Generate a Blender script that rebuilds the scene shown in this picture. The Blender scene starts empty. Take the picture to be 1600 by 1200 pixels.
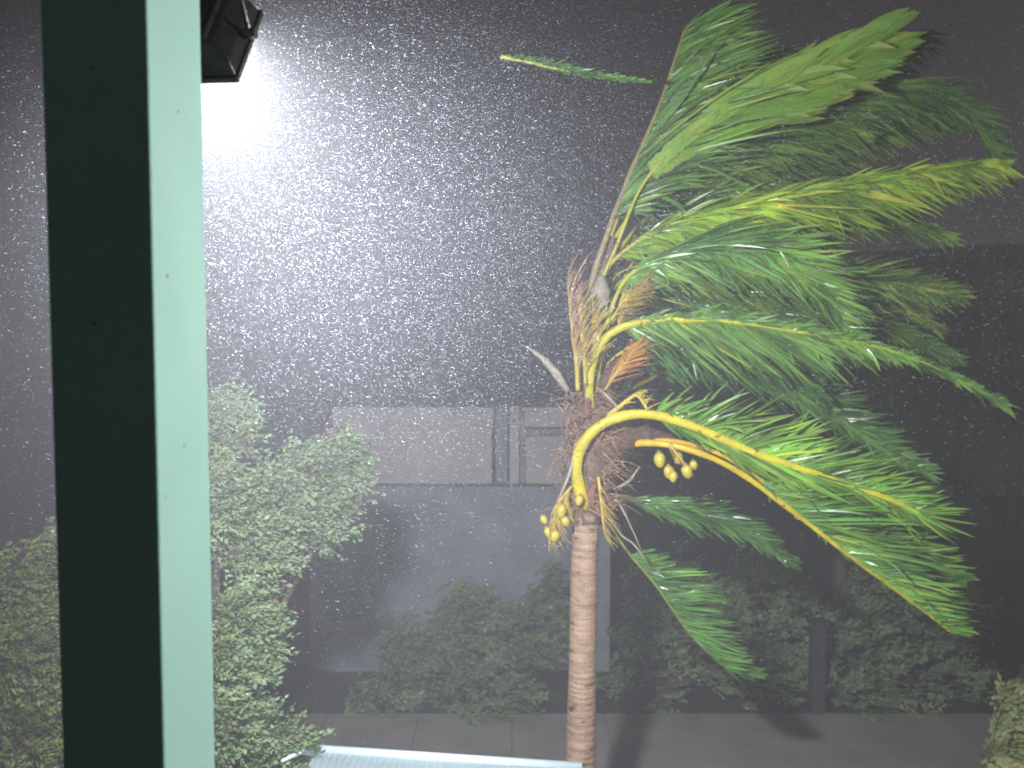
import bpy, math, random
import numpy as np
from mathutils import Vector, Matrix
random.seed(7); np.random.seed(7)
S = bpy.context.scene
COL = S.collection
R = math.radians

# ------------------------------------------------------------------ camera
EYE = Vector((0, 0, 5.2)); PITCH = R(3.3); F = 1386.0; HOR = 524.0
cam_d = bpy.data.cameras.new('camera'); cam = bpy.data.objects.new('camera', cam_d); COL.objects.link(cam)
cam.location = EYE; cam.rotation_euler = (math.pi / 2 - PITCH, 0, 0)
cam_d.sensor_width = 36; cam_d.lens = 36 * F / 1600; cam_d.clip_start = .05; cam_d.clip_end = 500
cam_d.dof.use_dof = True; cam_d.dof.focus_distance = 3.6; cam_d.dof.aperture_fstop = 2.7
S.camera = cam

# ------------------------------------------------------------------ night sky, moonless storm
SUN_EL, SUN_ROT = R(2), R(60)
w = bpy.data.worlds.new('World'); S.world = w; w.use_nodes = True
nt = w.node_tree; bg = nt.nodes['Background']
sky = nt.nodes.new('ShaderNodeTexSky'); sky.sky_type = 'NISHITA'; sky.sun_disc = False
sky.sun_elevation = SUN_EL; sky.sun_rotation = SUN_ROT
hs = nt.nodes.new('ShaderNodeHueSaturation'); hs.inputs['Saturation'].default_value = .12
mx = nt.nodes.new('ShaderNodeMix'); mx.data_type = 'RGBA'; mx.inputs[0].default_value = .9
mx.inputs[7].default_value = (.92, .76, .84, 1)
nt.links.new(sky.outputs[0], hs.inputs['Color']); nt.links.new(hs.outputs[0], mx.inputs[6])
nt.links.new(mx.outputs[2], bg.inputs[0]); bg.inputs[1].default_value = .03
S.view_settings.view_transform = 'Standard'; S.view_settings.look = 'None'
S.view_settings.exposure = 0; S.view_settings.gamma = 1; S.view_settings.use_curve_mapping = False
S.render.engine = 'CYCLES'
S.cycles.volume_bounces = 1; S.cycles.max_bounces = 6

FLOOD_W = 490.0        # watts of each veranda floodlight
FLOOD2_W = 44.0
FLOOD_COL = (.93, .95, 1.0)

# ------------------------------------------------------------------ helpers
def P(px, py, d):
    """point seen at photo pixel (px, py), d metres out from the veranda (world Y)"""
    x = (px - 800) / F; y = (600 - py) / F
    v = Vector((x, math.cos(PITCH) + y * math.sin(PITCH), -math.sin(PITCH) + y * math.cos(PITCH)))
    return EYE + v * (d / v.y)

def tag(o, label=None, cat=None, group=None, kind=None):
    if label: o['label'] = label
    if cat: o['category'] = cat
    if group: o['group'] = group
    if kind: o['kind'] = kind
    return o

def empty(name, loc, label=None, cat=None, group=None):
    o = bpy.data.objects.new(name, None); COL.objects.link(o); o.location = loc
    o.empty_display_size = .2
    return tag(o, label, cat, group)

class MB:
    def __init__(s): s.v = []; s.f = []; s.c = []
    def add(s, vs, fs, col=(1, 1, 1)):
        n = len(s.v); s.v += [tuple(p) for p in vs]
        s.f += [tuple(i + n for i in f) for f in fs]
        if col and isinstance(col[0], (int, float)): s.c += [col] * len(vs)
        else: s.c += list(col)
    def box(s, a, b, col=(1, 1, 1)):
        x0, y0, z0 = a; x1, y1, z1 = b
        vs = [(x0,y0,z0),(x1,y0,z0),(x1,y1,z0),(x0,y1,z0),(x0,y0,z1),(x1,y0,z1),(x1,y1,z1),(x0,y1,z1)]
        s.add(vs, [(0,3,2,1),(4,5,6,7),(0,1,5,4),(1,2,6,5),(2,3,7,6),(3,0,4,7)], col)
    def tube(s, pts, rad, n=8, col=None, flat=1.0, cap=True):
        pts = [Vector(p) for p in pts]; m = len(pts)
        up = Vector((0, -1, 0)); vs = []; cs = []
        for i, p in enumerate(pts):
            t = (pts[min(i+1, m-1)] - pts[max(i-1, 0)]).normalized()
            a = t.cross(up)
            if a.length < .05: a = t.cross(Vector((1, 0, .2)))
            a.normalize(); b = a.cross(t).normalized()
            r = rad[i] if hasattr(rad, '__len__') else rad
            for k in range(n):
                th = 2 * math.pi * k / n
                vs.append(p + a * (math.cos(th) * r) + b * (math.sin(th) * r * flat))
                cs.append(col[i] if col and not isinstance(col[0], (int, float)) else (col or (1, 1, 1)))
        fs = [(i*n+k, i*n+(k+1) % n, (i+1)*n+(k+1) % n, (i+1)*n+k) for i in range(m-1) for k in range(n)]
        if cap: fs += [tuple(range(n-1, -1, -1)), tuple((m-1)*n+k for k in range(n))]
        s.add(vs, fs, cs)
    def build(s, name, mat, parent=None, smooth=False, bevel=0):
        me = bpy.data.meshes.new(name); me.from_pydata(s.v, [], s.f); me.update()
        at = me.attributes.new('tint', 'FLOAT_COLOR', 'POINT')
        at.data.foreach_set('color', np.array([(c[0], c[1], c[2], 1) for c in s.c], dtype=np.float32).ravel())
        me.materials.append(mat)
        if smooth: me.polygons.foreach_set('use_smooth', [True] * len(me.polygons))
        o = bpy.data.objects.new(name, me); COL.objects.link(o)
        if parent is not None:
            o.parent = parent; o.matrix_parent_inverse = world_mat(parent).inverted()
        if bevel:
            b = o.modifiers.new('bevel', 'BEVEL'); b.width = bevel; b.segments = 3; b.limit_method = 'ANGLE'
        return o

def world_mat(o):
    m = Matrix.LocRotScale(o.location, o.rotation_euler, o.scale)
    return (world_mat(o.parent) @ o.matrix_parent_inverse @ m) if o.parent else m

def material(name, col, rough=.5, col2=None, nscale=8, bump=0, bscale=40, trans=0, spec=.5, stretch=(1, 1, 1), coat=0, tcol=None, dark_spots=None):
    m = bpy.data.materials.new(name); m.use_nodes = True; t = m.node_tree; N = t.nodes; L = t.links
    b = N['Principled BSDF']; out = N['Material Output']
    tc = N.new('ShaderNodeTexCoord'); mp = N.new('ShaderNodeMapping'); mp.inputs['Scale'].default_value = stretch
    L.new(tc.outputs['Object'], mp.inputs[0])
    at = N.new('ShaderNodeAttribute'); at.attribute_name = 'tint'
    mul = N.new('ShaderNodeMix'); mul.data_type = 'RGBA'; mul.blend_type = 'MULTIPLY'; mul.inputs[0].default_value = 1
    L.new(at.outputs['Color'], mul.inputs[7])
    base = N.new('ShaderNodeMix'); base.data_type = 'RGBA'
    base.inputs[6].default_value = (*col, 1); base.inputs[7].default_value = (*(col2 or col), 1)
    nz = N.new('ShaderNodeTexNoise'); nz.inputs['Scale'].default_value = nscale; nz.inputs['Detail'].default_value = 6
    rp = N.new('ShaderNodeValToRGB'); rp.color_ramp.elements[0].position = .35; rp.color_ramp.elements[1].position = .68
    L.new(mp.outputs[0], nz.inputs['Vector']); L.new(nz.outputs['Fac'], rp.inputs[0]); L.new(rp.outputs[0], base.inputs[0])
    last = base.outputs[2]
    if dark_spots:
        sc, thr, dc = dark_spots
        n2 = N.new('ShaderNodeTexNoise'); n2.inputs['Scale'].default_value = sc; n2.inputs['Detail'].default_value = 3
        r2 = N.new('ShaderNodeValToRGB'); r2.color_ramp.elements[0].position = thr; r2.color_ramp.elements[1].position = thr + .015
        L.new(mp.outputs[0], n2.inputs['Vector']); L.new(n2.outputs['Fac'], r2.inputs[0])
        m2 = N.new('ShaderNodeMix'); m2.data_type = 'RGBA'; m2.inputs[7].default_value = (*dc, 1)
        L.new(r2.outputs[0], m2.inputs[0]); L.new(last, m2.inputs[6]); last = m2.outputs[2]
    L.new(last, mul.inputs[6]); L.new(mul.outputs[2], b.inputs['Base Color'])
    b.inputs['Roughness'].default_value = rough; b.inputs['Specular IOR Level'].default_value = spec
    b.inputs['Coat Weight'].default_value = coat; b.inputs['Coat Roughness'].default_value = .15
    if bump:
        n3 = N.new('ShaderNodeTexNoise'); n3.inputs['Scale'].default_value = bscale; n3.inputs['Detail'].default_value = 5
        L.new(mp.outputs[0], n3.inputs['Vector'])
        bp = N.new('ShaderNodeBump'); bp.inputs['Strength'].default_value = bump; bp.inputs['Distance'].default_value = .01
        L.new(n3.outputs['Fac'], bp.inputs['Height']); L.new(bp.outputs[0], b.inputs['Normal'])
    if trans:
        tr = N.new('ShaderNodeBsdfTranslucent'); ms = N.new('ShaderNodeMixShader'); ms.inputs[0].default_value = trans
        hv = N.new('ShaderNodeMix'); hv.data_type = 'RGBA'; hv.blend_type = 'MULTIPLY'; hv.inputs[0].default_value = 1
        hv.inputs[7].default_value = (*(tcol or (1.5, 1.5, .8)), 1)
        L.new(mul.outputs[2], hv.inputs[6]); L.new(hv.outputs[2], tr.inputs[0])
        L.new(b.outputs[0], ms.inputs[1]); L.new(tr.outputs[0], ms.inputs[2]); L.new(ms.outputs[0], out.inputs[0])
    return m

M = {}
M['mint'] = material('mint_paint', (.37, .635, .575), .42, (.34, .595, .535), 3, .10, 55, dark_spots=(25, .73, (.06, .10, .08)))
M['mint_shaded'] = material('mint_paint_shaded', (.33, .80, .62), .38, (.29, .72, .55), 3, .12, 55, dark_spots=(25, .73, (.05, .08, .06)))  # greener copy of the mint, shade on the front face put into the colour
M['black'] = material('black_cast_metal', (.012, .012, .013), .28, (.02, .02, .021), 30, .25, 120, coat=.4)
M['steel'] = material('bolt_steel', (.35, .35, .36), .3)
M['leaf'] = material('palm_leaflet_green', (.13, .31, .07), .26, (.30, .54, .12), 2.5, 0, trans=.35, spec=.6)
M['leaf_light'] = material('young_palm_leaflet', (.44, .66, .14), .45, (.48, .70, .16), 2, 0, trans=.4)
M['rachis'] = material('palm_leaf_stalk', (.78, .72, .05), .42, (.56, .50, .06), 7, .5, 50, spec=.5, coat=.1, dark_spots=(16, .66, (.30, .22, .06)))
M['bark'] = material('palm_bark', (.58, .40, .28), .5, (.34, .23, .155), 9, .9, 40, coat=.25, stretch=(1, 1, 3), dark_spots=(9, .66, (.10, .07, .05)))
M['fibre'] = material('palm_fibre', (.26, .17, .12), .85, (.13, .085, .06), 18, .8, 60, stretch=(3, 3, .6))
M['spike'] = material('palm_flower_spike', (.62, .52, .18), .6, (.50, .36, .16), 12)
M['coconut'] = material('young_coconut_husk', (.72, .60, .07), .35, (.58, .48, .07), 10, .1, 30, coat=.2)
M['husk_cap'] = material('coconut_cap', (.35, .27, .10), .7)
M['spathe'] = material('dry_spathe', (.50, .46, .36), .6, (.34, .29, .22), 14, .4, 50)
M['bush'] = material('bush_leaf', (.25, .34, .17), .4, (.33, .41, .22), 1.6, 0, trans=.3)
M['twig'] = material('bush_twig', (.13, .09, .06), .8, (.08, .055, .04), 20, .5, 60)
M['ground'] = material('wet_soil_grass', (.045, .055, .035), .55, (.07, .065, .05), .8, .6, 8)
M['path'] = material('wet_concrete_path', (.42, .39, .36), .2, (.32, .30, .28), 1.5, .3, 25)
M['plaster'] = material('pale_plaster', (.68, .61, .57), .75, (.50, .45, .42), 1.2, .4, 30, dark_spots=(5, .70, (.26, .24, .22)))
M['darkwall'] = material('slate_wall', (.42, .44, .50), .7, (.27, .285, .32), 1.5, .4, 20)
M['brick'] = material('red_tile', (.42, .14, .10), .6, (.34, .11, .08), 12, .3, 40)
M['brownwall'] = material('brown_render', (.10, .078, .075), .75, (.075, .06, .058), .9, .4, 18)
M['trim'] = material('grey_trim', (.26, .25, .25), .6, (.2, .19, .19), 2, .2, 30)
M['glass'] = material('dark_glass', (.02, .022, .026), .08)
M['roof'] = material('pale_blue_sheet_metal', (.74, .86, .90), .4, (.66, .80, .84), 2.5, .15, 20)
M['wood'] = material('dark_post_wood', (.06, .06, .065), .8, (.04, .04, .045), 9, .4, 40)

def catmull(pts, n):
    pts = [Vector(p) for p in pts]
    q = [pts[0] * 2 - pts[1]] + pts + [pts[-1] * 2 - pts[-2]]
    seg = [(pts[i+1] - pts[i]).length for i in range(len(pts)-1)]; tot = sum(seg)
    cum = [0]
    for s_ in seg: cum.append(cum[-1] + s_)
    out = []
    for k in range(n):
        d = tot * k / (n-1); i = 0
        while i < len(seg)-1 and d > cum[i+1]: i += 1
        t = (d - cum[i]) / seg[i]
        a, b, c, e = q[i], q[i+1], q[i+2], q[i+3]
        out.append(.5 * ((2*b) + (c-a)*t + (2*a-5*b+4*c-e)*t*t + (3*b-a-3*c+e)*t**3))
    return out, tot

def rnd(a, b): return random.uniform(a, b)
def lerp(a, b, t): return a + (b-a)*t
def imgdir(deg, dy=0):
    a = R(deg); return Vector((math.cos(a), dy, math.sin(a))).normalized()

# ------------------------------------------------------------------ ground
def sheet(name, x0, x1, y0, y1, z, mat, label, cx=1, cy=1):
    m = MB()
    nx, ny = cx, cy
    vs = [(lerp(x0, x1, i/nx), lerp(y0, y1, j/ny), z) for j in range(ny+1) for i in range(nx+1)]
    fs = [(j*(nx+1)+i, j*(nx+1)+i+1, (j+1)*(nx+1)+i+1, (j+1)*(nx+1)+i) for j in range(ny) for i in range(nx)]
    m.add(vs, fs); o = m.build(name, mat); return tag(o, label, None, None, 'structure')
sheet('ground', -60, 60, -12, 110, 0, M['ground'], 'dark wet ground below the palm and shrubs')
# the wet concrete path crossing behind the palm, cast in slabs with open joints
pth = tag(empty('path', (3, 10.9, 0)), 'grey wet concrete path at the bottom right behind the palm trunk', None, None, 'structure')
slab = None
for i in range(-3, 10):
    x = i * 1.25
    m = MB(); m.box((x + .003, 9.9, .002), (x + 1.247, 11.75, .05))
    m.build('slab', M['path'], pth, bevel=.006)

# ------------------------------------------------------------------ veranda post
def veranda_post(x0, x1, y0, y1, z1, label):
    m = MB(); m.box((x0, y0, 0), (x1, y1, z1))
    o = m.build('veranda_post', M['mint'], None, bevel=.004)
    o.data.materials.append(M['mint_shaded']); o.data.polygons[2].material_index = 1      # the broad face's shaded green tone is painted into its colour
    return tag(o, label, 'post', 'mint green veranda posts')
xl = P(80, 600, 1.6).x; xm = P(244, 600, 1.6).x; yb = 1.6 * (244 - 800) / (324.5 - 800)
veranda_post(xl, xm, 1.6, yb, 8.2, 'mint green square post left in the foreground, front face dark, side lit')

# ------------------------------------------------------------------ floodlight
def floodlight(loc, pan, tilt, watts, label, lcol=None, spread=152):
    root = empty('floodlight', loc, label, 'floodlight', 'black veranda floodlights')
    root.rotation_euler = (-tilt, 0, -pan)         # local +Y is the way it shines
    Wd, H = .30, .25
    def loc_build(mb, name, mat, parent, bevel=0, smooth=False):
        o = mb.build(name, mat, None, smooth, bevel); o.parent = parent; return o
    m = MB()
    # tapered die-cast body: wide at the glass, narrower at the back
    y0, y1, y2 = -.030, .0, .034
    def ring(y, sx, sz): return [(-sx, y, -sz), (sx, y, -sz), (sx, y, sz), (-sx, y, sz)]
    vs = ring(y0, Wd*.36, H*.36) + ring(y1, Wd*.47, H*.46) + ring(y2, Wd*.5, H*.5)
    fs = [(0,1,2,3)] + [(a*4+k, (a+1)*4+k, (a+1)*4+(k+1)%4, a*4+(k+1)%4) for a in range(2) for k in range(4)] + [(8,11,10,9)]
    m.add(vs, fs); body = loc_build(m, 'housing', M['black'], root, .006)
    for k in range(11):
        x = -Wd*.30 + k*Wd*.06
        m = MB(); m.box((x-.0022, y0-.016, -H*.33), (x+.0022, y0-.001, H*.33)); loc_build(m, 'cooling_fin', M['black'], root, .001)
    m = MB()
    for a, b in (((-Wd*.515, y2, -H*.52), (Wd*.515, y2+.014, -H*.465)), ((-Wd*.515, y2, H*.465), (Wd*.515, y2+.014, H*.52)),
                 ((-Wd*.515, y2, -H*.464), (-Wd*.47, y2+.014, H*.464)), ((Wd*.47, y2, -H*.464), (Wd*.515, y2+.014, H*.464))):
        m.box(a, b)
    loc_build(m, 'bezel', M['black'], root, .002)
    em = bpy.data.materials.get('led_panel_lit')
    if not em:
        em = bpy.data.materials.new('led_panel_lit'); em.use_nodes = True
        b = em.node_tree.nodes['Principled BSDF']; b.inputs['Emission Color'].default_value = (*FLOOD_COL, 1); b.inputs['Emission Strength'].default_value = 25
    m = MB(); m.box((-Wd*.465, y2+.003, -H*.46), (Wd*.465, y2+.006, H*.46)); loc_build(m, 'led_panel', em, root)
    for sx in (-1, 1):
        for sz in (-1, 1):
            m = MB(); m.tube([(sx*Wd*.40, y1-.012, sz*H*.40), (sx*Wd*.40, y1-.004, sz*H*.40)], .005, 8); loc_build(m, 'screw', M['steel'], root)
    br = MB(); s_ = Wd*.535
    br.tube([(s_, .01, 0), (s_, -.09, .03), (s_*.9, -.13, .04), (-s_*.9, -.13, .04), (-s_, -.09, .03), (-s_, .01, 0)], .007, 6)
    bo = loc_build(br, 'bracket', M['black'], root)
    for sx in (-1, 1):
        m = MB(); m.tube([(sx*(s_-.01), .01, 0), (sx*(s_+.016), .01, 0)], .013, 8); loc_build(m, 'knob', M['black'], root)
    ld = bpy.data.lights.new('floodlight_beam', 'AREA'); ld.shape = 'RECTANGLE'; ld.size = Wd*.86; ld.size_y = H*.84
    ld.energy = watts; ld.spread = R(spread); ld.color = lcol or FLOOD_COL
    lo = bpy.data.objects.new('floodlight_beam', ld); COL.objects.link(lo); lo.parent = root
    lo.location = (0, y2+.018, 0); lo.rotation_euler = (R(90), 0, 0)
    return root
fl = floodlight(P(284, 50, 2.12), R(6), R(37), FLOOD_W, 'black floodlight fixed behind the mint post, shining out into the rain')
# its twin on the next post of the veranda, beyond the right edge of the picture; it lights the post's side and the palm
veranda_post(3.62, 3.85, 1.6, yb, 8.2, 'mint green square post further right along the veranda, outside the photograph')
floodlight(Vector((3.45, 2.25, 5.9)), R(-88), R(12), FLOOD2_W, 'black floodlight on the next veranda post, outside the photograph', (1, .96, .90), 80)

# ------------------------------------------------------------------ neighbour house, pale parapet over a dark lower wall
HD = 13.0
def X(px, d=HD): return (px - 800) / F * d / math.cos(0)
def Z(py, d=HD): return P(800, py, d).z
h = empty('neighbour_house', (X(700), HD + 2, 0), 'house in the rain with a pale plaster parapet band above a dark lower wall', 'house')
def part(name, mat, a, b, parent, bevel=.01):
    m = MB(); m.box(a, b); return m.build(name, mat, parent, bevel=bevel)
zt, zb, zm = Z(636), Z(756), Z(664)
part('lower_wall', M['darkwall'], (X(470), HD+.35, 0), (X(960), HD+5, zb-.02), h)
part('floor_slab', M['trim'], (X(515), HD+.05, zb-.018), (X(905), HD+5, zb-.002), h, 0)
part('parapet_panel', M['plaster'], (X(520), HD, zb), (X(768), HD+.15, zm-.015), h)
part('parapet_cap', M['plaster'], (X(519), HD-.05, zm-.012), (X(771), HD+.2, zt), h)
part('column', M['plaster'], (X(796), HD-.03, zb), (X(811), HD+.12, zt+.02), h)
part('column', M['darkwall'], (X(774), HD+.06, zb), (X(793), HD+.25, zt+.01), h)
part('parapet_cap', M['plaster'], (X(819), HD-.05, zm-.03), (X(905), HD+.2, zt), h)
part('parapet_panel', M['plaster'], (X(822), HD, zb), (X(905), HD+.15, Z(682)), h)
part('dark_recess', M['darkwall'], (X(812), HD+.22, zb), (X(905), HD+.4, zt-.05), h, 0)
tiles = []
for i in range(4):
    for j in range(3):
        part('red_tile', M['brick'], (X(508)+i*.09, HD-.03, Z(690)+j*.1), (X(508)+i*.09+.082, HD-.003, Z(690)+j*.1+.092), h, .004)
# ------------------------------------------------------------------ dim brown house at the right
D2 = 15.5
h2 = empty('brown_house', (X(1500, D2), D2 + 3, 0), 'dim brown two storey house at the right behind the palm fronds', 'house')
x0 = X(1325, D2); x1 = X(1900, D2); zr = Z(415, D2)
part('wall', M['brownwall'], (x0, D2+.4, 0), (x1, D2+6, zr), h2)
part('corner_column', M['trim'], (x0-.05, D2+.2, 0), (x0+.12, D2+.395, zr), h2)
fz = MB(); fz.add([(x0-.7, D2-.5, Z(418, D2)), (x1, D2-.5, Z(388, D2)+.05), (x1, D2-.5, Z(388, D2)+.28), (x0-.7, D2-.5, Z(418, D2)+.17),
                   (x0-.7, D2+6.3, Z(418, D2)), (x1, D2+6.3, Z(388, D2)+.05), (x1, D2+6.3, Z(388, D2)+.5), (x0-.7, D2+6.3, Z(418, D2)+.5)],
                  [(0,1,2,3),(5,4,7,6),(3,2,6,7),(4,5,1,0),(4,0,3,7),(1,5,6,2)])
fz.build('roof', M['trim'], h2)
for px, wpx in ((1510, 12), (1592, 16)):
    part('column', M['wood'], (X(px, D2), D2+.1, 0), (X(px+wpx, D2), D2+.3, zr-.02), h2)
for px, py0, py1 in ((1380, 480, 640), (1550, 470, 640)):
    wf = part('window', M['trim'], (X(px-30, D2), D2+.34, Z(py1, D2)), (X(px+30, D2), D2+.395, Z(py0, D2)), h2, .006)
    for sx in (-1, 1):
        part('pane', M['glass'], (X(px+sx*14-12, D2), D2+.325, Z(py1-8, D2)), (X(px+sx*14+12, D2), D2+.338, Z(py0+8, D2)), wf, 0)
part('floor_band', M['trim'], (x0+.13, D2+.33, Z(772, D2)-.1), (x1, D2+.395, Z(765, D2)), h2)

# ------------------------------------------------------------------ pale blue awning roof at the bottom
rr = empty('awning_roof', P(650, 1190, 7.0), 'pale blue corrugated metal roof edge at the bottom, left of the palm trunk', 'roof')
a = P(492, 1176, 6.6); b = P(905, 1204, 6.6)
m = MB(); n = 120; pr = []
for j in range(2):
    for i in range(n+1):
        t = i / n; p = a.lerp(b, t)
        dz = .003 * math.sin(t * 2 * math.pi * 40)
        q = Vector((p.x - (.28 if j else 0), p.y - j*1.3, p.z - j*.42 + dz)); pr.append(q)
m.add(pr, [(i, i+1, n+1+i+1, n+1+i) for i in range(n)])
o = m.build('corrugated_sheet', M['roof'], rr, True); so = o.modifiers.new('thick', 'SOLIDIFY'); so.thickness = .004
m = MB(); m.tube([a + Vector((-.02, .02, .02)), b + Vector((.02, .02, .02))], .035, 8); m.build('ridge_cap', M['roof'], rr, True)
m = MB(); m.tube([P(440, 1190, 6.3), P(470, 1172, 6.45), a + Vector((0, 0, -.01))], [.01, .03, .03], 6); m.build('edge_flashing', M['roof'], rr, True)
for px in (520, 860):
    q = P(px, 1200, 6.6); m = MB(); m.box((q.x-.04, 6.56, 0), (q.x+.04, 6.64, a.z-.12 if px < 600 else b.z-.06)); m.build('support_post', M['wood'], rr)

# ------------------------------------------------------------------ shrubs and small trees
def foliage(name, root_xy, lobes, leaves, size, label, cat='shrub', group='leafy shrubs lashed by the rain', tint=(1, 1, 1), trunk_r=.05, wind=1.3, mat='bush'):
    base = Vector((root_xy[0], root_xy[1], 0))
    root = empty(name, base, label, cat, group)
    tw = MB(); lf = MB()
    wts = [l[3]*l[4] for l in lobes]; sw = sum(wts)
    top = Vector((0, 0, 0))
    cs = [P(l[0], l[1], l[2]) for l in lobes]
    mid = sum(cs, Vector()) / len(cs)
    fork = Vector((lerp(base.x, mid.x, .5), lerp(base.y, mid.y, .5), max(.25, min(c.z for c in cs)*.55)))
    tk = MB(); tk.tube(catmull([base, base.lerp(fork, .5) + Vector((.04, 0, 0)), fork], 8)[0], [trunk_r*(1.3-.05*i) for i in range(8)], 8)
    tk.build('trunk', M['twig'], root, True)
    for c, l in zip(cs, lobes):
        rx, ry, rz = l[3], l[4], l[5] if len(l) > 5 else l[3]*.8
        tw.tube(catmull([fork, fork.lerp(c, .5) + Vector((rnd(-.1, .1), 0, .1)), c], 7)[0], [trunk_r*.8*(1-.11*i) for i in range(7)], 6)
        nl = int(leaves * rx * ry / sw)
        # sprays: little twigs with leaves along them
        ns = max(4, nl // 9)
        for k in range(ns):
            u = Vector((random.gauss(0, 1), random.gauss(0, 1), random.gauss(0, 1))).normalized()
            rr_ = rnd(.35, 1.0) ** .6 * (1 + .18*math.sin(u.x*5+u.z*4+l[0]))
            p0 = c + Vector((u.x*rx*rr_, u.y*rz*rr_, u.z*ry*rr_))
            d = (u + Vector((wind, 0, .15)) + Vector((rnd(-.5, .5), rnd(-.5, .5), rnd(-.4, .4)))).normalized()
            L = rnd(.14, .34) * (.6 + size*6)
            side = d.cross(Vector((rnd(-.3, .3), rnd(-1, 1), rnd(.2, 1)))).normalized()
            tw.tube([p0 - d*L*.4, p0 + d*L*.6], [.004, .002], 3, cap=False)
            g = rnd(.7, 1.2); cc = (g*tint[0]*rnd(.85, 1.2), g*tint[1], g*tint[2]*rnd(.7, 1.1))
            for q in range(9):
                t = q / 8; s_ = 1 if q % 2 else -1
                pp = p0 + d * (L * (t - .4))
                ld = (side * s_ * rnd(.6, 1) + d * rnd(.4, 1) + Vector((.5, rnd(-.5, .5), rnd(-.4, .25)))).normalized()
                nn = ld.cross(d); nn = nn.normalized() if nn.length > .01 else Vector((0, 0, 1))
                wv = ld.cross(nn).normalized(); ls = size * rnd(.5, 1.5); wd = ls * rnd(.22, .32)
                lf.add([pp, pp + ld*ls*.45 + wv*wd, pp + ld*ls, pp + ld*ls*.45 - wv*wd, pp + ld*ls*.5 + nn*wd*.35],
                       [(0, 1, 4), (1, 2, 4), (2, 3, 4), (3, 0, 4)], cc)
    b_ = tw.build('branches', M['twig'], root); b_['kind'] = 'stuff'
    f_ = lf.build('foliage', M[mat], root); f_['kind'] = 'stuff'
    return root
foliage('leafy_tree', (-2.9, 6.9), [
    (350, 680, 6.9, .20, .34), (345, 790, 6.7, .28, .30), (420, 790, 6.9, .32, .28), (480, 745, 7.2, .26, .27), (535, 730, 7.2, .17, .24),
    (500, 815, 7.1, .27, .22), (400, 870, 6.8, .32, .16), (560, 740, 7.3, .07, .10), (330, 640, 6.9, .14, .12)],
    15000, .048, 'pale green leafy tree right of the mint post, leaning past the pale parapet', 'tree', 'leafy trees beside the post', (1.05, 1.12, 1.25), .06)
foliage('leafy_bush', (-2.15, 6.4), [
    (375, 960, 6.4, .22, .22), (345, 1040, 6.3, .25, .25), (400, 1010, 6.5, .14, .25), (365, 1130, 6.3, .26, .25), (430, 1160, 6.5, .24, .14), (400, 1220, 6.4, .3, .2)],
    10500, .046, 'smaller leafy bush under the pale green tree, close to the foot of the mint post', 'shrub', 'leafy trees beside the post', (.85, .95, 1.0), .05)
foliage('leafy_bush', (-3.6, 6.2), [
    (60, 900, 6.2, .26, .22), (20, 960, 6.2, .3, .26), (75, 1010, 6.1, .28, .3), (0, 1080, 6.2, .35, .3), (70, 1140, 6.1, .3, .3), (85, 850, 6.4, .12, .16), (20, 1210, 6.2, .4, .25)],
    13000, .05, 'dark leafy bush left of the mint post at the lower left edge', 'shrub', 'leafy trees beside the post', (.52, .56, .34), .06)
foliage('background_shrub', (1.7, 11.9), [
    (1000, 1080, 12.2, .7, .4), (1110, 1010, 12.3, .8, .6), (1200, 1060, 12.2, .6, .5), (1060, 930, 12.8, .8, .6), (1180, 930, 12.8, .9, .5), (1000, 990, 12.6, .5, .5), (1230, 1000, 12.5, .5, .5)],
    6500, .085, 'dim grey green shrub right of the palm trunk, left of the dark post', 'shrub', 'dim shrubs in the background', (1.1, 1.15, 1.25), .05)
foliage('background_shrub', (5.0, 12.2), [
    (1340, 1010, 12.3, .7, .6), (1430, 1060, 12.2, .8, .55), (1340, 1090, 12.1, .7, .35), (1480, 960, 12.8, .6, .5), (1370, 940, 12.8, .7, .5), (1310, 970, 12.7, .4, .4), (1560, 1090, 12.4, .6, .5)],
    6000, .085, 'dim grey green shrub right of the dark post', 'shrub', 'dim shrubs in the background', (1.05, 1.1, 1.2), .05)
foliage('background_shrub', (-.6, 11.9), [
    (640, 1010, 12.0, .5, .4), (730, 970, 12.1, .6, .5), (820, 990, 12.1, .6, .5), (760, 1080, 11.9, .8, .4), (600, 1090, 11.9, .6, .3), (860, 930, 12.4, .3, .4)],
    6500, .085, 'dim grey green shrub between the leafy tree and the palm trunk', 'shrub', 'dim shrubs in the background', (.9, .95, 1.0), .05)
foliage('corner_bush', (5.6, 9.0), [
    (1600, 1110, 9.0, .28, .34), (1570, 1180, 8.9, .2, .3), (1640, 1160, 9.0, .4, .5), (1590, 1230, 8.9, .35, .3)],
    4200, .10, 'light green bush in the bottom right corner', 'shrub', None, (1.9, 1.6, 1.5), .05)
m = MB(); q = P(1275, 1100, 11.8); m.box((q.x-.09, 11.7, 0), (q.x+.09, 11.88, Z(975, 11.8)))
m.box((q.x-.12, 11.67, Z(975, 11.8)+.002), (q.x+.12, 11.91, Z(968, 11.8)))
tag(m.build('fence_post', M['wood'], bevel=.01), 'dark square post standing between two dim shrubs at lower right', 'post')

# ------------------------------------------------------------------ the coconut palm
PD = 7.5
foot = Vector((P(908, 1200, PD).x, PD, 0))
palm = empty('coconut_palm', foot, 'tall coconut palm bent by the storm, its fronds all blown to the right', 'palm')
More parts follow.
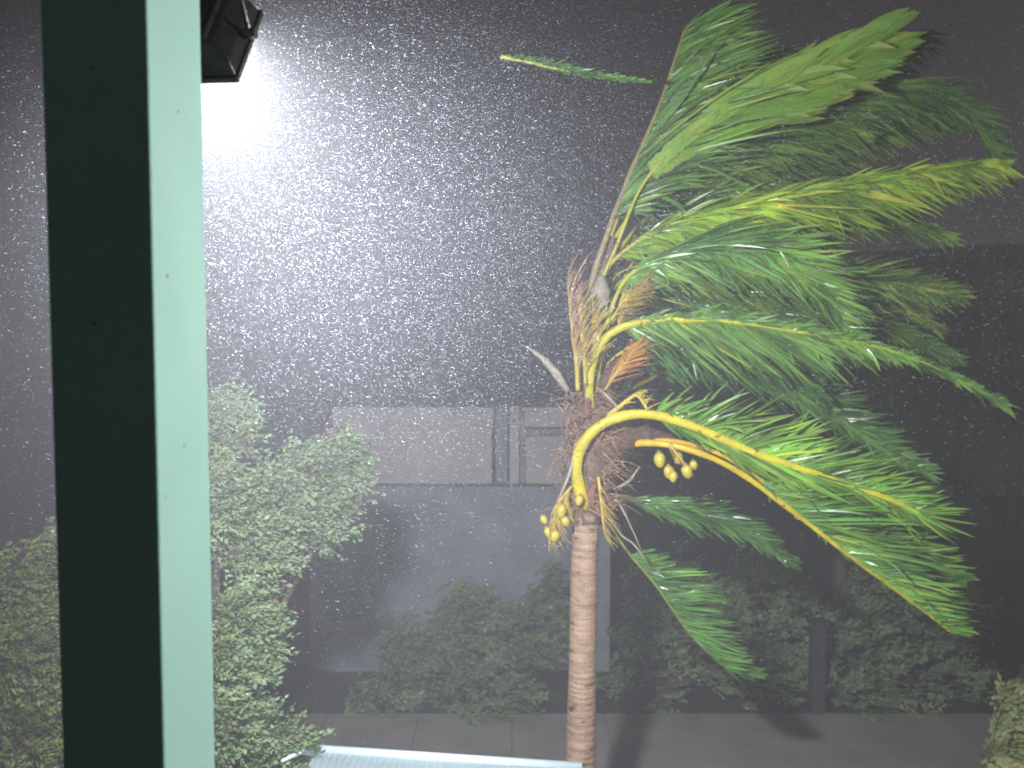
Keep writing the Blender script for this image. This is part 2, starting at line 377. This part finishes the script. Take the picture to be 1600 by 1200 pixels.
# trunk with leaf scar rings
pts = [foot + Vector((-.02, 0, 0))] + [P(x, y, PD) for x, y in ((907, 1200), (910, 1050), (912, 930), (914, 850), (916, 790), (918, 740))]
sp, L = catmull(pts, 230); rad = []; z = 0; nxt = 0
cen = []; ringcol = []
ph = 0
for i, p in enumerate(sp):
    t = i / 229; zz = t * L
    base_r = lerp(.15, .116, min(1, t*1.6)) + (.06 * max(0, 1 - t*8))
    cyc = (zz / .062 + .5*math.sin(zz*3.1) + .35*math.sin(zz*11.7)) % 1.0
    r = base_r * (1 + .03 * (1 - cyc) ** 2 + rnd(-.012, .012))
    if cyc < .14: r *= .98
    rad.append(r); g = (.72 if cyc < .14 else 1.0) * rnd(.9, 1.08)
    ringcol.append((g*1.05, g, g*.96))
m = MB(); m.tube(sp, rad, 22, ringcol); m.build('trunk', M['bark'], palm, False)

# crown heart: fibre sheath, old leaf bases
def blob(points, radii, name, mat, n=14, jitter=.012, steps=26, col=(1, 1, 1), parent=palm, flat=1):
    s_, _ = catmull(points, steps); rs = [np.interp(i/(steps-1), np.linspace(0, 1, len(radii)), radii) + rnd(-jitter, jitter) for i in range(steps)]
    m = MB(); m.tube(s_, rs, n, col, flat)
    m.v = [(x+rnd(-jitter, jitter), y+rnd(-jitter, jitter), zz+rnd(-jitter, jitter)) for x, y, zz in m.v]
    return m.build(name, mat, parent, True)
blob([P(917, 815, PD), P(915, 770, PD), P(922, 720, PD), P(928, 670, PD), P(922, 625, PD), P(918, 595, PD)], [.115, .15, .17, .15, .12, .06], 'fibre_sheath', M['fibre'], jitter=.014)
blob([P(925, 720, PD-.02), P(965, 690, PD-.05), P(1010, 682, PD-.05), P(1060, 690, PD)], [.12, .11, .085, .03], 'fibre_sheath', M['fibre'], jitter=.012, col=(.7, .62, .66))
blob([P(925, 640, PD), P(950, 600, PD+.05), P(975, 565, PD+.05), P(995, 540, PD+.05)], [.09, .10, .08, .02], 'fibre_sheath', M['fibre'], jitter=.014, col=(.8, .7, .6))
blob([P(922, 640, PD+.06), P(915, 560, PD+.1), P(925, 480, PD+.1), P(945, 420, PD+.1), P(955, 370, PD+.08)], [.08, .06, .075, .085, .045], 'leaf_base', M['fibre'], jitter=.006, col=(1.5, 1.45, 1.35))
for k in range(16):      # stubs of old leaf stalks ringing the trunk top
    a_ = k*2.4; zc = P(916, lerp(806, 640, k/15), PD); dx = math.cos(a_); dy = math.sin(a_)
    rr0 = .10; tip = Vector((dx*.13 + .03, dy*.13, rnd(.10, .2)))
    b0 = zc + Vector((dx*rr0, dy*rr0, 0))
    m = MB(); m.tube(catmull([b0 - Vector((0, 0, .06)), b0 + tip*.5, b0 + tip], 6)[0], [.05, .045, .04, .034, .028, .012], 7, flat=.55, col=(rnd(.9, 2), rnd(.9, 1.8), rnd(.8, 1.3)))
    m.v = [(x+rnd(-.006, .006), y+rnd(-.006, .006), z_+rnd(-.006, .006)) for x, y, z_ in m.v]
    m.build('leaf_stub', M['fibre'], palm, True)
fb = MB()
for k in range(420):       # loose fibres, ragged strips
    px, py = rnd(878, 962), rnd(610, 800)
    p0 = P(px, py, PD - rnd(.08, .18)); s_ = -1 if px < 918 else 1
    d = Vector((s_*rnd(.0, .9) + .25, rnd(-.4, .2), rnd(-1, .5))).normalized(); L_ = rnd(.06, .28)
    p1 = p0 + d*L_*.5; p2 = p1 + (d + Vector((.4, 0, -.5))).normalized()*L_*.5
    g = rnd(.6, 2.3); fb.tube([p0, p1, p2], [rnd(.003, .008), .003, .001], 4, (g*1.3, g*1.2, g*1.05), cap=False)
o = fb.build('loose_fibres', M['fibre'], palm); o['kind'] = 'stuff'

LEAFCOUNT = [0]
WIND = Vector((1, .1, 0))
def leaflet(mb, p, d0, d1, L_, w_, nrm, col, seg=6):
    """a folded blade: grows along d0 and is bent over towards d1"""
    pos = Vector(p); vs = []; prev = None
    for i in range(seg+1):
        t = i / seg
        d = (d0 * (1-t)**1.3 + d1 * (t*1.15)).normalized()
        if i: pos = pos + d * (L_/seg)
        s_ = d.cross(nrm); s_ = s_.normalized() if s_.length > .02 else Vector((0, 0, 1)); nn = s_.cross(d).normalized()
        ww = w_ * (math.sin(math.pi * min(1, .16 + t*.84)) ** .7 if t < .98 else .03)
        vs += [pos + s_*ww + nn*ww*.55, pos, pos - s_*ww + nn*ww*.55]
    fs = []
    for i in range(seg):
        a = i*3; fs += [(a, a+1, a+4, a+3), (a+1, a+2, a+5, a+4)]
    mb.add(vs, fs, col)

def frond(pix, r0=.03, r1=.006, n=80, s0=.3, A=(40, 15), B=(-40, -20), LA=.8, LB=.8, wide=.0125, tint=(1, 1, 1), mat='leaf', stalk=None,
          profile=None, singles=False, droop=.25, jit=14, tipfade=.35, name='frond', depth=.45, label=None, parent=palm, dens=4.6, vary=(.35, 1.25)):
    pts = [P(*p) for p in pix]; N = 60; n = int(n * (1.0 if singles else dens))
    sp, L = catmull(pts, N)
    wob = [1 + .07*math.sin(i*.9 + len(COL.objects)) + rnd(-.04, .04) for i in range(N)]
    cb, ct = stalk or ((1, 1, .9), (.35, .75, .9))
    rads = [lerp(r0, r1, (i/(N-1))**.8) * wob[i] for i in range(N)]
    cols = [tuple(lerp(cb[k], ct[k], min(1, max(0, (i/(N-1)-.25)*1.6))) for k in range(3)) for i in range(N)]
    m = MB(); m.tube(sp, rads, 9, cols, .8)
    root = m.build(name, M['rachis'], parent, True)
    if label: root['label'] = label
    lf = MB(); objs = 0
    for k in range(n):
        for side in ((0, 1) if not singles else (0, 1, 2, 3, 4, 5, 6, 7)):
            extra = side > 1; side %= 2
            t = s0 + (1-s0) * (k + rnd(-.3, .3)) / (n-1); t = min(.999, max(s0, t))
            u = (t - s0) / (1 - s0)
            idx = min(N-2, int(t*(N-1))); p = sp[idx].lerp(sp[idx+1], t*(N-1)-idx)
            tg = (sp[idx+1] - sp[idx]).normalized()
            ang = lerp(*(A if side == 0 else B), u) + random.gauss(0, jit)
            dy = (rnd(-1, 1) * depth) + (-.25 if side == 0 else .25)
            d0 = (imgdir(ang, dy) + tg*.35).normalized()
            d1 = (d0 + WIND * .55 + Vector((rnd(-.1, .25), rnd(-.35, .35), -droop + rnd(-.25, .2)))).normalized()
            prof = profile(u) if profile else (min(1, .35 + u*3) * (1 - .72 * u**2.2))
            L_ = (LA if side == 0 else LB) * prof * rnd(*vary)
            if L_ < .03: continue
            g = rnd(.9, 1.1) if mat == 'leaf_light' else rnd(.5, 1.6); yel = rnd(.85, 1.25)
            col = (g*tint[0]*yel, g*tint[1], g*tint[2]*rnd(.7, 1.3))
            if mat == 'leaf' and random.random() < .03: col = (2.4*tint[0], 1.5*tint[1], 1.2)
            if random.random() < .16: d1 = (d1 + Vector((rnd(-.6, .8), rnd(-.6, .6), rnd(-1, .5)))).normalized(); L_ *= rnd(.5, 1)
            nrm = Vector((rnd(-.5, .5), -1, rnd(-.6, .9))).normalized()
            if mat == 'leaf_light': nrm = Vector((rnd(-.1, .1), -1, .25)).normalized(); dy = 0; d1 = (d1 + tg).normalized()
            single = singles and not extra; mb = MB() if single else lf
            leaflet(mb, p + imgdir(ang)*rads[idx]*.6, d0, d1, L_, wide*rnd(.6, 1.35), nrm, col)
            if single:
                mb.build('leaflet', M[mat], root); LEAFCOUNT[0] += 1
    if lf.v:
        o = lf.build('leaflets', M[mat], root); o['kind'] = 'stuff'
    return root
D = PD
# D: tall upright frond at the upwind side, leaflets streaming right
frond([(925,640,D),(912,520,D+.05),(925,440,D),(951,360,D-.05),(985,270,D-.05),(1030,165,D-.05),(1071,42,D-.05)], .050, .008, 120, .50, (22, 8), (8, -8), 1.25, 1.1,
      profile=lambda u: min(1, .25+u*3)*(1-.62*u**1.6), droop=.05, stalk=((.62, .46, 3.2), (.62, .6, 1.6)), label='tallest frond, standing upright at the windward side')
# E: arching over the top right
frond([(925,640,D),(915,500,D+.1),(930,430,D+.1),(975,350,D+.1),(1015,300,D+.12),(1100,245,D+.2),(1250,172,D+.35),(1400,135,D+.5),(1500,165,D+.6),(1565,265,D+.6)], .026, .005, 130, .36, (28, -15), (-12, -48), .62, .85,
      tint=(.85, .85, .9), droop=.2)
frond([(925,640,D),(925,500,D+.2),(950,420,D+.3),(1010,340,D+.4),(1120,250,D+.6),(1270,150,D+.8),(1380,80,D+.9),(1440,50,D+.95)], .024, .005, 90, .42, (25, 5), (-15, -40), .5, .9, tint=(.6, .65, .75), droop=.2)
# K: young light green frond whose blades lie together
frond([(930,620,D-.05),(930,480,D-.1),(965,380,D-.15),(1010,280,D-.2),(1090,205,D-.25),(1190,150,D-.28),(1290,100,D-.3),(1345,70,D-.3)], .022, .006, 110, .50, (60, 38), (-22, -12), .74, .80,
      wide=.052, mat='leaf_light', droop=.0, jit=5, depth=.12, dens=3, vary=(.85, 1.1), profile=lambda u: min(1, .08+u*2.4)*(1-.35*u**3), label='light green young frond with blades pressed together')
# F
frond([(930,620,D),(920,500,D),(945,425,D-.1),(1000,375,D-.2),(1080,340,D-.25),(1200,315,D-.3),(1330,287,D-.3),(1470,262,D-.25),(1565,256,D-.2)], .026, .006, 130, .28, (30, 10), (-22, -42), .42, .80,
      tint=(1.7, 1.3, .7), droop=.15, stalk=((.8, .8, .9), (.8, 1, .8)))
# G family, centre mass
frond([(930,610,D),(942,535,D-.15),(962,465,D-.2),(990,425,D-.25),(1060,392,D-.3),(1160,385,D-.3),(1250,420,D-.25),(1310,495,D-.2),(1325,545,D-.2)], .026, .006, 120, .30, (30, -5), (-40, -62), .62, .70, droop=.25, stalk=((.8,.95,.8),(.5,.8,.9)))
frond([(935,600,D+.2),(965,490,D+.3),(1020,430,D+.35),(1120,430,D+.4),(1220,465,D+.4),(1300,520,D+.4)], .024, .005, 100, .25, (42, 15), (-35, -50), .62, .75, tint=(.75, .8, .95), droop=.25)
frond([(935,610,D+.1),(960,500,D+.2),(1010,400,D+.3),(1110,330,D+.45),(1230,300,D+.55),(1370,330,D+.6),(1480,370,D+.6)], .024, .005, 110, .3, (20, 0), (-35, -35), .5, .75, tint=(1.1, 1.0, .7), droop=.2)
# C: horizontal bright stalk
frond([(922,640,D-.1),(922,585,D-.2),(940,537,D-.25),(975,510,D-.3),(1040,500,D-.32),(1140,502,D-.35),(1240,517,D-.35),(1340,535,D-.3),(1400,550,D-.3),(1470,578,D-.3),(1565,628,D-.3)], .042, .005, 130, .2, (35, 20), (-52, -35), .28, .80,
      profile=lambda u: min(1, .3+u*4)*(1-.75*min(1, u*1.45)**1.6), stalk=((1.05, 1.05, .8), (.8, 1.1, .9)), label='horizontal frond with bright yellow green stalk', droop=.3)
# A: thick yellow stalk, leaflets up and down, the plainest to see: every blade its own object
frond([(914,795,D-.12),(901,735,D-.2),(914,688,D-.25),(955,656,D-.3),(1010,647,D-.32),(1080,665,D-.35),(1180,708,D-.4),(1290,745,D-.42),(1390,780,D-.45),(1440,806,D-.45)], .055, .022, 75, .36, (68, 32), (-38, -30), .55, .75,
      tint=(1.15, 1.12, .8), stalk=((1.1, 1.0, .55), (1.15, 1.15, .7)), singles=True, label='thick bright yellow stalked frond arching right', droop=.1, profile=lambda u: min(1, .35+u*3)*(1-.45*u**2))
# B: lower yellow then green
frond([(940,735,D+.1),(958,705,D+.02),(1005,692,D-.15),(1075,702,D-.28),(1150,735,D-.3),(1240,800,D-.3),(1330,870,D-.3),(1425,940,D-.25),(1490,990,D-.2)], .034, .015, 75, .42, (24, 16), (-20, -32), .80, .20,
      profile=lambda u: min(1, .35+u*3)*(1-.8*u**2),
      tint=(.95, 1.0, .85), stalk=((1.15, .85, .5), (.95, 1.0, .8)), singles=True, label='lowest long frond with yellow stalk sloping down to the right', droop=.3)
frond([(945,735,D+.15),(970,700,D),(1040,688,D-.12),(1130,712,D-.15),(1220,772,D-.15),(1310,825,D-.1),(1410,870,D),(1490,905,D)], .028, .006, 85, .4, (26, 12), (-25, -30), .7, .5, tint=(1.0, 1.0, .9), stalk=((1.2, .8, .5), (.7, .9, .9)), droop=.2)
# H, I: drooping behind
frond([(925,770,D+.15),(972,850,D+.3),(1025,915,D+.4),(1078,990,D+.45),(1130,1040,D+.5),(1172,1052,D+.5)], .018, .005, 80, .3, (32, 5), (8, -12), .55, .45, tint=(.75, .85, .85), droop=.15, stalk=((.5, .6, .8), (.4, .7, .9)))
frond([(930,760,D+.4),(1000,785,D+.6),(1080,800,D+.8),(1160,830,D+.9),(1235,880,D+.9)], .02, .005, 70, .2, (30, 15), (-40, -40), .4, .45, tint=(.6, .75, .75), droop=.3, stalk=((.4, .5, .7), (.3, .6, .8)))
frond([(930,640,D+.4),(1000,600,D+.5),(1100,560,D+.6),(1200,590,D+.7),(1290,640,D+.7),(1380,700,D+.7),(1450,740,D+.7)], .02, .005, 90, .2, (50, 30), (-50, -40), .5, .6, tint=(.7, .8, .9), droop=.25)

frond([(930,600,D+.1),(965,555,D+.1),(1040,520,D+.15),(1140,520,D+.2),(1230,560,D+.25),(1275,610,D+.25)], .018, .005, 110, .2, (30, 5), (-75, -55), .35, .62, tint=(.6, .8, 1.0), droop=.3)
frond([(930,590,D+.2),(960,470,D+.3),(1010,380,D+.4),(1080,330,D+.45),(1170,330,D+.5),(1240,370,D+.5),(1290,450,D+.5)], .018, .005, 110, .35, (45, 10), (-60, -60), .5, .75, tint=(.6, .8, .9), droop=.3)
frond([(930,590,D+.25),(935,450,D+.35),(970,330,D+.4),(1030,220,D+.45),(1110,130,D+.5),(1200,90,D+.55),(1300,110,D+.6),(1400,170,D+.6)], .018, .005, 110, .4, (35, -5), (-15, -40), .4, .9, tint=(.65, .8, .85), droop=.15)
# more of the tangled crown behind and between
for k in range(9):
    ex = rnd(1210, 1520); ey = lerp(90, 620, (k + rnd(0, .8)) / 9); bend = rnd(-60, -10) if ey < 500 else rnd(-90, -40)
    x1_ = 940 + (ex-940)*.35; y1_ = 520 + (ey-520)*.55 + bend*.7; x2_ = 940 + (ex-940)*.7; y2_ = 520 + (ey-520)*.9 + bend*.8
    dz_ = rnd(.1, .7)
    g_ = rnd(.55, 1.1)
    frond([(928,610,D+.1),(936,520,D+.15),(960+20*rnd(0,1),430+ (ey-300)*.1,D+.2),(x1_,y1_,D+dz_),(x2_,y2_,D+dz_+.1),(ex,ey,D+dz_+.15)], .014, .004, 62, .38,
          (rnd(20, 45), rnd(-5, 15)), (rnd(-45, -20), rnd(-55, -25)), rnd(.4, .6), rnd(.5, .75), tint=(g_*rnd(.9, 1.3), g_, g_*.85), droop=rnd(.05, .3), stalk=((.6, .7, .8), (.4, .7, .8)))
# flower clusters
def cluster(pix, n, spread, length, tint_a, tint_b, aim, r=.012, s0=.25, up=0, label=None):
    pts = [P(*p) for p in pix]; sp, L = catmull(pts, 20)
    m = MB(); m.tube(sp, [lerp(r, r*.5, i/19) for i in range(20)], 7, (1.2, 1.15, .6))
    root = m.build('flower_cluster', M['spike'], palm, True)
    if label: root['label'] = label
    sk = MB()
    for k in range(n):
        t = lerp(s0, 1, k/(n-1)); p = sp[min(19, int(t*19))]
        d = (imgdir(aim + rnd(-spread, spread), rnd(-.5, .3)))
        L_ = length*rnd(.6, 1.1); q = []
        for i in range(7):
            tt = i/6; q.append(p + d*L_*tt + Vector((.12*tt*tt*L_*3, 0, up*tt*tt*L_)) + Vector((rnd(-.003, .003), 0, rnd(-.003, .003))))
        cc = [tuple(lerp(tint_a[j], tint_b[j], i/6) for j in range(3)) for i in range(7)]
        sk.tube(q, [.0052, .005, .0045, .004, .0035, .003, .0015], 4, cc, cap=False)
        if random.random() < .7:
            b0 = q[1]; sk.tube([b0 - Vector((.009, 0, 0)), b0, b0 + Vector((.009, 0, 0))], [.003, .008, .003], 5, (1.1, 1, .4))
    o = sk.build('flower_spikes', M['spike'], root); o['kind'] = 'stuff'
cluster([(903,610,D-.2),(900,560,D-.25),(893,500,D-.25),(890,460,D-.25)], 70, 14, .40, (1.2, 1.15, .6), (1.0, .62, 1.5), 97, .022, .1, label='upright flower cluster with pinkish tips')
cluster([(925,600,D-.2),(930,540,D-.25),(928,490,D-.25)], 80, 34, .19, (1.3, 1.3, .5), (1.2, 1.2, .6), 85, .014)
cluster([(945,610,D-.15),(965,580,D-.25),(990,548,D-.3)], 70, 42, .20, (1.25, .85, .5), (1.1, .55, .4), 50, .013, .2, label='orange brown flower cluster')
cluster([(960,520,D-.1),(975,490,D-.2),(985,470,D-.2)], 40, 40, .2, (1, .9, .6), (.7, .6, .6), 65, .01)
cluster([(893,760,D-.2),(875,785,D-.25),(866,830,D-.25)], 55, 32, .24, (1.1, 1.05, .5), (1.0, .9, .5), 248, .012, .1, label='flower cluster hanging left of the trunk top')
cluster([(935,745,D-.2),(940,790,D-.25),(944,830,D-.25)], 30, 22, .2, (1.1, 1.0, .5), (.8, .7, .5), 275, .014, .1)
cluster([(1045,692,D-.3),(1060,712,D-.33),(1070,725,D-.35)], 18, 40, .1, (.8, .65, .4), (.6, .5, .4), 280, .012, .1)

cluster([(915,600,D-.25),(912,550,D-.3),(908,500,D-.3),(905,470,D-.3)], 60, 26, .20, (1.3, 1.3, .5), (1.15, 1.1, .7), 95, .016, .1)
cluster([(955,500,D-.2),(975,470,D-.28),(1000,450,D-.3)], 60, 40, .18, (1.1, 1.1, .5), (.9, .7, .6), 40, .012, .1)
cluster([(950,650,D-.3),(975,630,D-.34),(995,618,D-.34),(1012,640,D-.36)], 26, 50, .09, (1.3, 1.3, .5), (1.3, 1.2, .5), 40, .022, .1, label='short knobbly yellow flower stalk above the thick frond')
# young coconuts
cn = MB(); ns_, nr = 10, 9; vs = []; fs = []
for i in range(nr+1):
    th = math.pi * i / nr
    for k in range(ns_):
        a_ = 2*math.pi*k/ns_; rr_ = math.sin(th) * (.052 + .003*math.cos(3*a_)) * (1 + .12*math.cos(th))
        vs.append((rr_*math.cos(a_), rr_*math.sin(a_), .072*math.cos(th)))
fs = [(i*ns_+k, (i+1)*ns_+k, (i+1)*ns_+(k+1)%ns_, i*ns_+(k+1)%ns_) for i in range(nr) for k in range(ns_)]
cn.add(vs, fs); me = None
cap = MB(); cap.tube([(0,0,.055), (0,0,.073), (0,0,.09)], [.032, .022, .006], 8)
for i, (px, py, dd, s_, ry) in enumerate(((1031,719,-.36,.95,8),(1045,738,-.38,.85,-6),(1074,737,-.37,.9,-16),(1060,716,-.26,.8,20),(877,799,-.3,.85,12),(867,838,-.32,.75,-5),(857,832,-.26,.7,22),(905,782,-.26,.7,-12),(884,815,-.3,.7,-20),(850,812,-.28,.6,30),(1052,745,-.4,.7,3),(1084,727,-.33,.65,-20))):
    if me is None:
        o = cn.build('coconut', M['coconut'], None, True); c = cap.build('cap', M['husk_cap'], None, True); me = (o, c)
    else:
        o = me[0].copy(); COL.objects.link(o); c = me[1].copy(); COL.objects.link(c)
    o.parent = palm; o.location = P(px, py, PD+dd) - palm.location; o.rotation_euler = (R(rnd(-10, 10)), R(ry), rnd(0, 3)); o.scale = (s_, s_, s_*.95)
    c.parent = o
# pale spathes
for pix, r_, nm in (([(888,612,D-.15),(872,588,D-.2),(850,562,D-.2),(823,541,D-.2)], [.02, .036, .024, .003], 'spathe'),
                    ([(936,500,D-.15),(937,472,D-.18),(939,450,D-.18),(940,432,D-.15)], [.03, .075, .08, .03], 'spathe'),
                    ([(968,640,D-.25),(950,620,D-.28),(932,605,D-.28)], [.006, .014, .004], 'spathe'),
                    ([(958,765,D+.0),(982,752,D+.0),(1000,728,D+.02)], [.006, .016, .004], 'spathe'),
                    ([(958,775,D-.1),(975,800,D-.1),(1003,862,D-.1)], [.012, .008, .002], 'dry_strip'),
                    ([(948,800,D-.1),(970,835,D-.12),(990,850,D-.12),(1012,880,D-.1)], [.01, .009, .008, .002], 'dry_strip'),
                    ([(900,690,D-.22),(890,740,D-.24),(868,790,D-.24)], [.008, .014, .004], 'dry_strip')):
    blob([P(*p) for p in pix], r_, nm, M['spathe'], 10, .002, 16, flat=.7)

# a frond tip of another palm reaching into the top of the picture from behind
fr2 = empty('blown_frond', P(782, 90, 6.6), 'lone pale frond strip blown flat in the rain, upper middle left of the palm crown', 'palm frond')
frond([(782,88,6.6),(830,98,6.6),(890,112,6.6),(950,121,6.65),(1012,128,6.7)], .016, .004, 60, .02, (20, 8), (-10, -15), .13, .10, tint=(.7, .8, .8), wide=.008,
      stalk=((1.0, 1.1, 2.5), (.5, .6, 1.2)), parent=fr2, name='midrib', depth=.6, droop=.1)

# ------------------------------------------------------------------ wind driven rain
def rain(label):
    g = np.random.default_rng(3); A_ = []
    def region(n, x, y, z, k0):
        c = np.stack([g.uniform(*x, n), g.uniform(*y, n), g.uniform(*z, n)], 1)
        k = np.sin(c[:,2]*3.1 + np.sin(c[:,0]*1.3)*1.2 + c[:,1]*.9) * np.sin(c[:,0]*1.7 + c[:,2]*1.1 + c[:,1]*1.3)
        A_.append(c[g.uniform(0, 1, n) < k0 + (1-k0)*k])
    region(17000, (-3.6, 4.2), (2.4, 7.4), (2.6, 7.8), .62)
    # the gust driven past the veranda post
    n = 780000; c = g.normal(0, 1, (n, 3)) * np.array([.72, 1.1, .72]) + np.array([-.65, 4.5, 5.75])
    k = np.sin(c[:,2]*4.1 + np.sin(c[:,0]*1.9)*1.2 + c[:,1]*.9) * np.sin(c[:,0]*2.3 + c[:,2]*1.6 + c[:,1]*1.3)
    A_.append(c[(c[:,1] > 2.5) & (c[:,1] < 7.3) & (c[:,2] < 7.9) & (g.uniform(0, 1, n) < .7 + .3*k)])
    n = 160000; A_.append(g.normal(0, 1, (n, 3)) * np.array([1.5, 1.6, 1.2]) + np.array([-1.4, 8.2, 3.2]))
    A_[-1] = A_[-1][(A_[-1][:,1] > 4) & (A_[-1][:,1] < 12.5) & (A_[-1][:,2] > .1) & (A_[-1][:,2] < 7.9)]
    # pale drops flung off the fronds, added as glints of the wet leaves
    n = 8000; A_.append(np.stack([g.uniform(1.2, 4.3, n), g.normal(7.1, .35, n), g.normal(5.9, 1.0, n)], 1)[::1]); A_[-1] = A_[-1][(A_[-1][:,2] < 7.9) & (A_[-1][:,2] > 3)]
    big = n = len(A_[-1])
    c = np.concatenate(A_); n = len(c)
    q = g.uniform(0, 1, n)**2.5; lg = g.uniform(0, 1, n) < .12; q[-big:] = g.uniform(.3, 1.6, big)**2; ln = .0009 + .0024*q; wd = .00032 + .00052*q; ln[lg] *= 2.6; wd[-big:] *= 2.6
    ax = np.stack([np.ones(n), g.normal(0, .3, n), g.normal(-.25, .5, n)], 1); ax /= np.linalg.norm(ax, axis=1)[:, None]
    s1 = np.cross(ax, g.normal(0, 1, (n, 3))); s1 /= np.linalg.norm(s1, axis=1)[:, None]; s2 = np.cross(ax, s1)
    L_, W_ = ln[:, None], wd[:, None]
    V = np.stack([c - ax*L_ - s1*W_, c - ax*L_ + s1*W_, c + ax*L_ - s2*W_, c + ax*L_ + s2*W_], 1).reshape(-1, 3)
    T = np.array([(0,1,2),(0,3,1),(0,2,3),(1,3,2)])
    Fc = (T[None] + (np.arange(n)*4)[:, None, None]).reshape(-1, 3)
    me = bpy.data.meshes.new('rain'); me.vertices.add(len(V)); me.vertices.foreach_set('co', V.astype(np.float32).ravel())
    nf = len(Fc); me.loops.add(nf*3); me.loops.foreach_set('vertex_index', Fc.astype(np.int32).ravel())
    me.polygons.add(nf); me.polygons.foreach_set('loop_start', np.arange(0, nf*3, 3, dtype=np.int32)); me.polygons.foreach_set('use_smooth', np.ones(nf, dtype=bool))
    me.update(calc_edges=True)
    me.materials.append(rainmat); me.materials.append(glintmat)
    mi = np.zeros(nf, dtype=np.int32); mi[-big*4:] = 1; me.polygons.foreach_set('material_index', mi)
    o = bpy.data.objects.new('rain', me); COL.objects.link(o)
    return tag(o, label, 'rain', None, 'stuff')
rainmat = bpy.data.materials.new('rain_drop'); rainmat.use_nodes = True
t = rainmat.node_tree; b = t.nodes['Principled BSDF']; b.inputs['Base Color'].default_value = (.24, .255, .30, 1); b.inputs['Roughness'].default_value = .15
tr = t.nodes.new('ShaderNodeBsdfTranslucent'); tr.inputs[0].default_value = (.30, .315, .37, 1); ms = t.nodes.new('ShaderNodeMixShader'); ms.inputs[0].default_value = .55
t.links.new(b.outputs[0], ms.inputs[1]); t.links.new(tr.outputs[0], ms.inputs[2]); t.links.new(ms.outputs[0], t.nodes['Material Output'].inputs[0])
glintmat = rainmat.copy(); glintmat.name = 'leaf_glint_drop'  # near-white copy, wet leaf glints painted into the drop colour
for n_ in glintmat.node_tree.nodes:
    if n_.type == 'BSDF_PRINCIPLED': n_.inputs['Base Color'].default_value = (.85, .9, .9, 1)
    if n_.type == 'BSDF_TRANSLUCENT': n_.inputs[0].default_value = (.9, .95, .95, 1)
rain('wind driven raindrops filling the air, brightest near the floodlight')

# ------------------------------------------------------------------ spray and mist in the air
hz = MB(); hz.box((-62, -13, -1), (62, 112, 9.2)); hzo = hz.build('haze', M['trim']); hzo['kind'] = 'stuff'
hzo['label'] = 'storm spray and mist filling the air'
hm = bpy.data.materials.new('mist'); hm.use_nodes = True; t = hm.node_tree; t.nodes.clear()
out = t.nodes.new('ShaderNodeOutputMaterial'); pv = t.nodes.new('ShaderNodeVolumePrincipled')
pv.inputs['Color'].default_value = (.90, .91, .97, 1); pv.inputs['Density'].default_value = .0128; pv.inputs['Anisotropy'].default_value = .1
t.links.new(pv.outputs[0], out.inputs['Volume']); hzo.data.materials.clear(); hzo.data.materials.append(hm)
